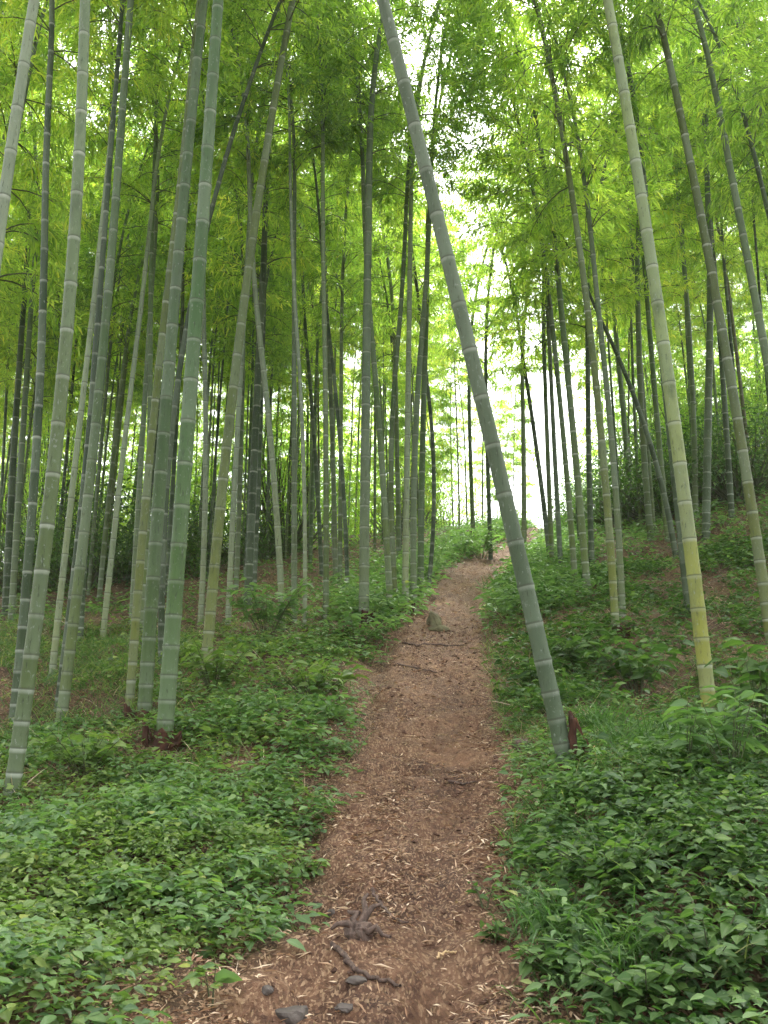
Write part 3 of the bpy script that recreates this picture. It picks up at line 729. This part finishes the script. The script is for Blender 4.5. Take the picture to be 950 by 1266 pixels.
# dead stump with prongs
g = ground_hit(446, 1158)
st = empty('dead_stump', g); tag(st, 'rotten brown bamboo stump with splayed roots on the left path edge', 'stump')
parts = []
o = link('root_ball', rock_mesh('root_ball', (.062, .05, .04), 21, M['deadwood'], 4, .5), st, (0, 0, .004))
for k, (dx, dy, dz) in enumerate([(.03, .12, .13), (.07, .06, .10), (-.11, -.03, .03), (-.05, .09, .07), (.10, -.05, .0)]):
    C = np.linspace(0, 1, 6)[:, None] * np.array([dx, dy, dz]) + np.random.default_rng(k).normal(0, .006, (6, 3)); C[:, 2] += .03 * np.sin(np.linspace(0, PI, 6))
    V, q = tube(C, np.linspace(.018, .006, 6), 6); link('root', mesh_np('root', V, quads=q, mat=M['deadwood']), st)

# ------------------------------------------------------------------ ground flora (nobody could count it)
def scatter(n, ylo, yhi, px0, px1, keep, power=1.0):
    y = (ylo ** power + (yhi ** power - ylo ** power) * rng.random(n)) ** (1 / power)
    x = (px0 + (px1 - px0) * rng.random(n) - 475) / F_PX * y
    k = rng.random(n) < keep(x, y)
    return x[k], y[k]
def herb(x, y, hgt, nleaf, ll, lw, tmpl, spread=.6, tiltlo=-.25, tilthi=.45, seedtone=.55):
    n = len(x); z = H(x, y)
    m = n * nleaf
    bx = np.repeat(x, nleaf); by = np.repeat(y, nleaf); bz = np.repeat(z, nleaf); hh = np.repeat(hgt, nleaf); L = np.repeat(ll, nleaf)
    az = rng.random(m) * 2 * PI; fz = rng.random(m) ** .6
    off = rng.random(m) * spread * L
    P = np.stack([bx + np.cos(az) * off + rng.normal(0, .3, m) * L * spread, by + np.sin(az) * off + rng.normal(0, .3, m) * L * spread, bz + hh * fz + .008], -1)
    D = np.stack([np.cos(az), np.sin(az), rng.uniform(tiltlo, tilthi, m)], -1)
    t = seedtone * np.repeat(rng.random(n), nleaf) + (1 - seedtone) * rng.random(m)
    LL = L * rng.uniform(.6, 1.25, m)
    return leaves(P, D, LL, LL * lw * rng.uniform(.85, 1.15, m), t, tmpl, rng.uniform(.05, .35, m))
def offpath(x, y, lm=.0, rm=.0):
    wob = (fbm(x * 1.7 + 4, y * 1.7) - .47) * .5
    return np.maximum(sst(.12, -.22, x - (edgeL(y) - lm + wob)), sst(-.10, .16, x - (edgeR(y) + rm + wob * .4)))
isleft = lambda x, y: x < edgeL(y)
def cover(x, y):   # how leafy a spot is
    n = fbm(x * .9 + 11, y * .9); n2 = fbm(x * 3.1, y * 3.1 + 7)
    c = sst(.34, .66, n * .5 + n2 * .5)
    left = isleft(x, y)
    d = np.where(left, edgeL(y) - x, x - edgeR(y))
    # the near left carpet is dense, the far left floor under the culms is thin
    dens = np.where(left, np.where(y < 6.0, 1.0, .38 - .25 * sst(1.2, 3.6, d) * sst(6.5, 8.5, y)), .9)
    c = np.where(left & (y < 6.0), np.maximum(c, .30), c)
    c = np.where(~left & (y < 5.2) & (d > .15), np.maximum(c, .48 - .2 * sst(4.4, 5.2, y)), c)
    return np.clip(c * dens, 0, 1)
parts = []
# near left carpet of small leaves
x, y = scatter(19303, 2.6, 6.8, -460, 480, lambda x, y: offpath(x, y, .16) * isleft(x, y) * cover(x, y), 2)
parts.append(herb(x, y, rng.uniform(.015, .11, len(x)), 8, rng.uniform(.02, .045, len(x)), .78, T_OVATE, 1.3))
x, y = scatter(14896, 6.0, 12, -440, 520, lambda x, y: offpath(x, y, .25) * isleft(x, y) * cover(x, y), 2)
parts.append(herb(x, y, rng.uniform(.03, .22, len(x)) * rng.uniform(.5, 1.1, len(x)), 8, rng.uniform(.04, .08, len(x)), .6, T_SIMPLE, 1.2))
keep_ = parts
x, y = scatter(8728, 2.6, 7.5, -460, 480, lambda x, y: offpath(x, y, .0) * isleft(x, y) * sst(.42, .58, fbm(x * 1.9 + 40, y * 1.9)), 2)
pale_near = herb(x, y, rng.uniform(.04, .16, len(x)), 7, rng.uniform(.03, .075, len(x)), .5, T_OVATE, 1.5)
x, y = scatter(6186, 2.6, 7.5, 560, 1430, lambda x, y: offpath(x, y, .0) * (1 - isleft(x, y)) * sst(.40, .56, fbm(x * 1.9 + 40, y * 1.9)), 2)
pale_near2 = herb(x, y, rng.uniform(.04, .18, len(x)), 7, rng.uniform(.03, .07, len(x)), .42, T_OVATE, 1.5)
parts = keep_
V, Fa, A = cat_parts(parts)
tag(link('ground_cover', mesh_np('ground_cover', V, tris=Fa, mat=M['herb_leaf'], attrs=A)), 'low green weeds carpeting the slope left of the path', None, None, 'stuff')
parts = [pale_near, pale_near2]
x, y = scatter(9000, 6.3, 13, 200, 520, lambda x, y: offpath(x, y, .12) * isleft(x, y) * sst(2.4, .4, edgeL(y) - x) * (cover(x, y) * .9 + .02), 2)
parts.append(herb(x, y, rng.uniform(.03, .26, len(x)), 8, rng.uniform(.045, .085, len(x)), .5, T_SIMPLE, 1.2))
x, y = scatter(27962, 12, 32, -440, 1430, lambda x, y: offpath(x, y, .35, .2) * np.clip(cover(x, y) * .8 + .1, 0, 1), 1.6)
parts.append(herb(x, y, rng.uniform(.05, .34, len(x)), 8, rng.uniform(.06, .12, len(x)), .5, T_SIMPLE, 1.4))
x, y = scatter(16000, 11, 30, 420, 800, lambda x, y: offpath(x, y, .05, .0) * np.clip(1.15 - np.minimum(np.abs(x - edgeL(y)), np.abs(x - edgeR(y))) / 1.6, 0, 1) * .8, 1.6)
parts.append(herb(x, y, rng.uniform(.06, .42, len(x)), 8, rng.uniform(.07, .13, len(x)), .45, T_SIMPLE, 1.4))
V, Fa, A = cat_parts(parts)
tag(link('undergrowth', mesh_np('undergrowth', V, tris=Fa, mat=M['pale_herb_leaf'], attrs=A)), 'paler weeds along the path edge and up the slope', None, None, 'stuff')
parts = []
x, y = scatter(13158, 2.7, 6.5, 600, 1430, lambda x, y: offpath(x, y, 0, .12) * (1 - isleft(x, y)) * cover(x, y), 2)
parts.append(herb(x, y, rng.uniform(.02, .16, len(x)), 8, rng.uniform(.03, .062, len(x)), .72, T_OVATE, 1.2))
x, y = scatter(18000, 6.0, 14, 590, 1430, lambda x, y: offpath(x, y, 0, .15) * (1 - isleft(x, y)) * np.clip(cover(x, y) * .8 + .05, 0, 1), 2)
parts.append(herb(x, y, rng.uniform(.04, .28, len(x)), 8, rng.uniform(.045, .09, len(x)), .62, T_SIMPLE, 1.2))
V, Fa, A = cat_parts(parts)
tag(link('weeds', mesh_np('weeds', V, tris=Fa, mat=M['broad_leaf'], attrs=A)), 'dark glossy broad-leaved weeds right of the path', None, None, 'stuff')
# thin stalks of dead and live grass
def grass(x, y, L, W, droop, upl=.5, tone=(0, 1)):
    n = len(x); az = rng.random(n) * 2 * PI
    P = np.stack([x, y, H(x, y) - .01], -1); D = np.stack([np.cos(az), np.sin(az), rng.uniform(upl, upl * 4, n)], -1)
    return leaves(P, D, L, W, rng.uniform(*tone, n), T_BLADE, droop)
parts = []
x, y = scatter(45439, 3, 16, -440, 1430, lambda x, y: offpath(x, y, .1, .0) * sst(.38, .54, fbm(x * .8 + 70, y * .8)) , 1.5)
parts.append(grass(x, y, rng.uniform(.12, .38, len(x)), rng.uniform(.004, .008, len(x)), rng.uniform(.2, .8, len(x))))
x, y = scatter(9000, 7.5, 14, 590, 760, lambda x, y: ((x > edgeR(y) - .02) & (x < edgeR(y) + .9)) * .8, 1.5)
parts.append(grass(x, y, rng.uniform(.12, .34, len(x)), rng.uniform(.005, .009, len(x)), rng.uniform(.3, .9, len(x))))
x, y = scatter(32390, 4.2, 8.5, 600, 1430, lambda x, y: offpath(x, y, 0, .05) * (1 - isleft(x, y)) * sst(.38, .56, fbm(x * 1.4 + 90, y * 1.4)), 1.5)
parts.append(grass(x, y, rng.uniform(.12, .34, len(x)), rng.uniform(.003, .007, len(x)), rng.uniform(.3, 1.0, len(x))))
x, y = scatter(31161, 7.0, 12, -440, 250, lambda x, y: sst(.40, .55, fbm(x * .8 + 30, y * .8)), 1.5)
parts.append(grass(x, y, rng.uniform(.14, .34, len(x)), rng.uniform(.005, .009, len(x)), rng.uniform(.3, .9, len(x))))
V, Fa, A = cat_parts(parts)
tag(link('grass', mesh_np('grass', V, tris=Fa, mat=M['grass_blade'], attrs=A)), 'thin green and straw grass between the weeds', None, None, 'stuff')

x, y = scatter(7340, 2.8, 12, -440, 1430, lambda x, y: offpath(x, y, .0, .0) * .6, 1.6)
V, Fa, A = grass(x, y, rng.uniform(.10, .26, len(x)) * np.where(y < 5, .7, 1.3), rng.uniform(.002, .004, len(x)) * np.where(y < 5, .8, 1.4), rng.uniform(.05, .6, len(x)), .3, (.9, 1))
tag(link('dry_grass', mesh_np('dry_grass', V, tris=Fa, mat=M['litter'], attrs=A)), 'dry straw stalks sticking out of the weeds', None, None, 'stuff')
# litter of dry bamboo sheaths and leaves
def litter(x, y, L, W, tone=(0, 1)):
    n = len(x); az = rng.random(n) * 2 * PI
    P = np.stack([x, y, H(x, y) + rng.uniform(.003, .018, n)], -1); D = np.stack([np.cos(az), np.sin(az), rng.normal(.15, .25, n)], -1)
    U = np.tile([0, 0, 1.], (n, 1)) + rng.normal(0, .25, (n, 3))
    return leaves(P, D, L, W, rng.uniform(*tone, n) ** 1.1, T_DIAMOND, rng.uniform(0, .3, n), U)
parts = []
x, y = scatter(166028, 2.7, 8, -440, 1430, lambda x, y: np.clip(litter_amount(x, y) * .85, 0, 1) * (1 - .6 * np.exp(-((x - (edgeL(y) + edgeR(y)) / 2 - .1) / .2) ** 2)) * (.12 + sst(.42, .62, fbm(x * 3.1 + 9, y * 3.1 + 2)) * 1.2), 1.6)
parts.append(litter(x, y, rng.uniform(.015, .085, len(x)) * rng.uniform(.4, 1, len(x)), rng.uniform(.003, .013, len(x))))
x, y = scatter(62915, 8, 26, -440, 1430, lambda x, y: litter_amount(x, y), 1.5)
parts.append(litter(x, y, rng.uniform(.03, .10, len(x)), rng.uniform(.006, .02, len(x))))
x, y = scatter(900, 2.8, 9, 250, 680, lambda x, y: np.ones_like(x), 1.5)
parts.append(litter(x, y, rng.uniform(.02, .07, len(x)), rng.uniform(.004, .010, len(x)), (.75, 1)))
V, Fa, A = cat_parts(parts)
tag(link('leaf_litter', mesh_np('leaf_litter', V, tris=Fa, mat=M['litter'], smooth=False, attrs=A)), 'dry tan bamboo leaves and sheaths strewn over path and slope', None, None, 'stuff')

x, y = scatter(9000, 2.6, 13, 180, 700, lambda x, y: pathmask(x, y) * (.15 + sst(.45, .62, fbm(x * 3.5 + 21, y * 3.5))), 1.7)
n = len(x); OC = np.array([[1, 0, 0], [0, 1, 0], [-1, 0, 0], [0, -1, 0], [0, 0, 1], [0, 0, -1.]]); OF = np.array([[0, 1, 4], [1, 2, 4], [2, 3, 4], [3, 0, 4], [1, 0, 5], [2, 1, 5], [3, 2, 5], [0, 3, 5]])
sz = rng.uniform(.003, .013, n) * rng.uniform(.6, 1.6, n)
V = (OC[None] * rng.uniform(.6, 1.3, (n, 6, 1)) + rng.normal(0, .15, (n, 6, 3))) * sz[:, None, None] * [1.3, 1, .8] + np.stack([x, y, H(x, y) + sz * .2], -1)[:, None]
tag(link('soil_crumbs', mesh_np('soil_crumbs', V.reshape(-1, 3), tris=(OF[None] + (np.arange(n) * 6)[:, None, None]).reshape(-1, 3), mat=M['crumb'], smooth=False)), 'loose crumbs of brown earth on the path', None, None, 'stuff')

# ------------------------------------------------------------------ single plants that can be told apart
def plant(px, py, name, label, cat, hgt, wid, nstem, ll, lw, mat, tmpl=T_OVATE, seed=0, group=None, lpt=7):
    g = ground_hit(px, py); root = empty(name, g); tag(root, label, cat, group)
    r = np.random.default_rng(seed); tubes = []; P = []; D = []; RN = []
    for k in range(nstem):
        a = r.random() * 6.28; o = r.random() ** .5 * wid * .5; h = hgt * r.uniform(.55, 1)
        f = np.array([.15 * o * math.cos(a), .15 * o * math.sin(a), -.03]); e = np.array([o * math.cos(a), o * math.sin(a), h])
        t = np.linspace(0, 1, 6)[:, None]; C = f + (e - f) * np.concatenate([t ** 1.3, t ** 1.3, t ** .8], 1)
        tubes.append(tube(C, np.linspace(.004, .0015, 6), 4))
        for j in range(lpt):
            u = .3 + .7 * (j + 1) / lpt; i = u * 5; p = np.array([np.interp(i, range(6), C[:, q]) for q in range(3)])
            b = j * 2.4 + r.random(); P.append(p); D.append([math.cos(b), math.sin(b), r.uniform(-.15, .45)]); RN.append(.5 * r.random() + .3 * u)
    P = np.array(P); D = np.array(D); n = len(P); L = r.uniform(.7, 1.2, n) * ll
    V, Fa, A = leaves(P, D, L, L * lw, np.array(RN), tmpl, r.uniform(.15, .45, n))
    link('foliage', mesh_np('foliage', V, tris=Fa, mat=M[mat], attrs=A), root)
    V, q = join_q(tubes); link('stems', mesh_np('stems', V, quads=q, mat=M['twig']), root); return root
def tuft(px, py, label, n, L, wid, seed, droop=.9, name='grass_tuft', W=.007):
    g = ground_hit(px, py); root_z = g; r = np.random.default_rng(seed)
    az = r.random(n) * 2 * PI; P = np.stack([r.normal(0, wid, n), r.normal(0, wid, n), np.full(n, -.02)], -1)
    D = np.stack([np.cos(az), np.sin(az), r.uniform(.8, 3, n)], -1)
    V, Fa, A = leaves(P, D, r.uniform(.6, 1.15, n) * L, r.uniform(.7, 1.2, n) * W, r.random(n) * .75, T_BLADE, r.uniform(.4, 1.1, n) * droop)
    o = link(name, mesh_np(name, V, tris=Fa, mat=M['grass_blade'], attrs=A), None, g); tag(o, label, 'grass tuft'); return o
tuft(700, 1150, 'big arching tuft of long blue-green grass in the lower right', 420, .42, .07, 1, 1.0)
tuft(765, 1190, 'arching grass tuft among broad leaves at the lower right, right of the biggest', 260, .38, .06, 2, 1.0)
tuft(655, 1035, 'fine grass tuft hanging over the right path edge', 300, .26, .05, 3, .9, W=.004)
tuft(625, 728, 'dark round grass tuft at the upper right path edge', 420, .55, .14, 4, .9, W=.012)
tuft(790, 925, 'wide loose grass tuft between the leaning giant and the yellow-footed bamboo', 420, .55, .16, 5, .9, W=.007)
tuft(742, 900, 'green grass tuft right behind the foot of the leaning giant', 260, .42, .10, 6, .8)
tuft(325, 1075, 'thin upright grass sprigs in the left weed carpet', 50, .20, .03, 7, .5, W=.003)
plant(905, 965, 'leafy_shrub', 'glossy shrub with long pale leaves beside the yellow-footed bamboo', 'shrub', .55, .5, 12, .15, .30, 'pale_herb_leaf', T_OVATE, 1)
plant(945, 930, 'leafy_shrub', 'dark shrub with wide leaves at the right edge', 'shrub', .75, .6, 12, .15, .55, 'broad_leaf', T_OVATE, 2)
plant(850, 960, 'leafy_shrub', 'thin stemmed sapling with a few blue-grey leaves left of the yellow-footed bamboo', 'sapling', .42, .2, 3, .12, .5, 'pale_herb_leaf', T_OVATE, 3)
plant(600, 1122, 'seedling', 'small seedling on the right path edge', 'seedling', .09, .12, 3, .05, .7, 'broad_leaf', T_OVATE, 4, lpt=4)
plant(610, 1165, 'seedling', 'low seedling with dark leaves on the right path edge, the lower one', 'seedling', .08, .14, 5, .06, .6, 'broad_leaf', T_OVATE, 5, lpt=4)
plant(262, 1245, 'seedling', 'seedling with two large pale leaves at the lower left litter edge', 'seedling', .13, .08, 2, .10, .55, 'pale_herb_leaf', T_OVATE, 6, lpt=2)
plant(383, 1088, 'seedling', 'rounded weed clump at the left edge of the path', 'weed', .12, .22, 9, .05, .7, 'herb_leaf', T_OVATE, 7, lpt=6)
plant(800, 1240, 'broad_leaved_weed', 'large heart-leaved weed at the bottom right', 'weed', .15, .5, 26, .058, .78, 'broad_leaf', T_OVATE, 8)
plant(880, 1200, 'broad_leaved_weed', 'heart-leaved weed near the right bottom corner', 'weed', .17, .5, 26, .058, .75, 'broad_leaf', T_OVATE, 9)
plant(700, 1210, 'broad_leaved_weed', 'broad-leaved weed at the foot of the biggest grass tuft', 'weed', .12, .4, 22, .055, .75, 'broad_leaf', T_OVATE, 10)
plant(760, 1090, 'broad_leaved_weed', 'broad-leaved weed behind the biggest grass tuft', 'weed', .2, .6, 28, .06, .65, 'broad_leaf', T_OVATE, 11)
plant(660, 850, 'broad_leaved_weed', 'weed with drooping leaves in front of the leaning giant', 'weed', .3, .5, 12, .11, .6, 'broad_leaf', T_OVATE, 12)
plant(790, 860, 'broad_leaved_weed', 'round-leaved weed bush left of the yellow-footed bamboo', 'weed', .5, 1.1, 26, .13, .65, 'broad_leaf', T_OVATE, 13)
plant(720, 830, 'broad_leaved_weed', 'round-leaved weed bush just right of the leaning giant', 'weed', .45, 1.0, 24, .12, .65, 'broad_leaf', T_OVATE, 14)
plant(330, 790, 'leafy_shrub', 'light green leafy shrub behind the olive leaning bamboo', 'shrub', .7, 1.3, 30, .15, .42, 'pale_herb_leaf', T_OVATE, 15)
plant(440, 800, 'leafy_shrub', 'bright low shrub under the thickest grey bamboo', 'shrub', .45, 1.3, 30, .12, .42, 'pale_herb_leaf', T_OVATE, 16)
plant(265, 860, 'leafy_shrub', 'dark leafy shrub at the foot of the olive leaning bamboo', 'shrub', .5, .8, 22, .12, .5, 'herb_leaf', T_OVATE, 17)
plant(385, 870, 'leafy_shrub', 'leafy shrub between the olive leaning bamboo and the path', 'shrub', .4, 1.0, 26, .12, .55, 'herb_leaf', T_OVATE, 18)
plant(595, 690, 'leafy_shrub', 'pale-leaved bush at the left of the upper path', 'shrub', .6, 1.6, 26, .18, .4, 'pale_herb_leaf', T_OVATE, 19)
plant(105, 960, 'leafy_shrub', 'dark low shrub right of the pale corner bamboo', 'shrub', .3, .8, 24, .09, .5, 'herb_leaf', T_OVATE, 20)

# ------------------------------------------------------------------ haze
import bmesh
def haze_box(x0, x1, y0, y1, z0, z1, density):
    bm = bmesh.new(); bmesh.ops.create_cube(bm, size=1)
    for v in bm.verts:
        v.co = (x0 if v.co.x < 0 else x1, y0 if v.co.y < 0 else y1, z0 if v.co.z < 0 else z1)
    me = bpy.data.meshes.new('haze'); bm.to_mesh(me); bm.free()
    m, nt, out = newmat('haze'); pv = N(nt, 'ShaderNodeVolumePrincipled')
    pv.inputs['Color'].default_value = (.93, .98, .88, 1); pv.inputs['Density'].default_value = density; pv.inputs['Anisotropy'].default_value = .35
    nt.links.new(pv.outputs[0], out.inputs['Volume']); me.materials.append(m)
    tag(link('haze', me), 'pale humid air between the culms', None, None, 'stuff')
HAZE = .0010
if HAZE: haze_box(-195, 195, -28, 185, -22, 28, HAZE)

# ------------------------------------------------------------------ light
SUN_EL, SUN_AZ = math.radians(58), math.radians(12)    # azimuth from +Y towards +X
w = bpy.data.worlds.new('World'); sc.world = w; w.use_nodes = True
nt = w.node_tree; nt.nodes.clear()
sky = N(nt, 'ShaderNodeTexSky', sky_type='NISHITA'); sky.sun_disc = False; sky.sun_elevation = SUN_EL; sky.sun_rotation = SUN_AZ
sky.air_density = 1.0; sky.dust_density = 4.0; sky.ozone_density = 1.0
hs = N(nt, 'ShaderNodeHueSaturation'); hs.inputs['Saturation'].default_value = .16
nt.links.new(sky.outputs[0], hs.inputs['Color'])
bg = N(nt, 'ShaderNodeBackground'); bg.inputs['Strength'].default_value = .135
nt.links.new(hs.outputs[0], bg.inputs['Color'])
wo = N(nt, 'ShaderNodeOutputWorld'); nt.links.new(bg.outputs[0], wo.inputs['Surface'])
sl = bpy.data.lights.new('sun', 'SUN'); sl.energy = 1.5; sl.angle = math.radians(10); sl.color = (1, .97, .9)
so = bpy.data.objects.new('sun', sl); COL.objects.link(so); so.location = (0, 0, 30)
dv = Vector((math.sin(SUN_AZ) * math.cos(SUN_EL), math.cos(SUN_AZ) * math.cos(SUN_EL), math.sin(SUN_EL)))
so.rotation_euler = dv.to_track_quat('Z', 'Y').to_euler()

vs = sc.view_settings; vs.view_transform = 'Standard'; vs.look = 'None'; vs.gamma = 1; vs.exposure = 2.55; vs.use_curve_mapping = False
cy = sc.cycles
cy.max_bounces = 9; cy.diffuse_bounces = 7; cy.glossy_bounces = 2; cy.transmission_bounces = 7; cy.volume_bounces = 1; cy.transparent_max_bounces = 4
cy.use_adaptive_sampling = True; cy.adaptive_threshold = .025; cy.use_denoising = True; cy.sample_clamp_indirect = 6
cy.caustics_reflective = False; cy.caustics_refractive = False
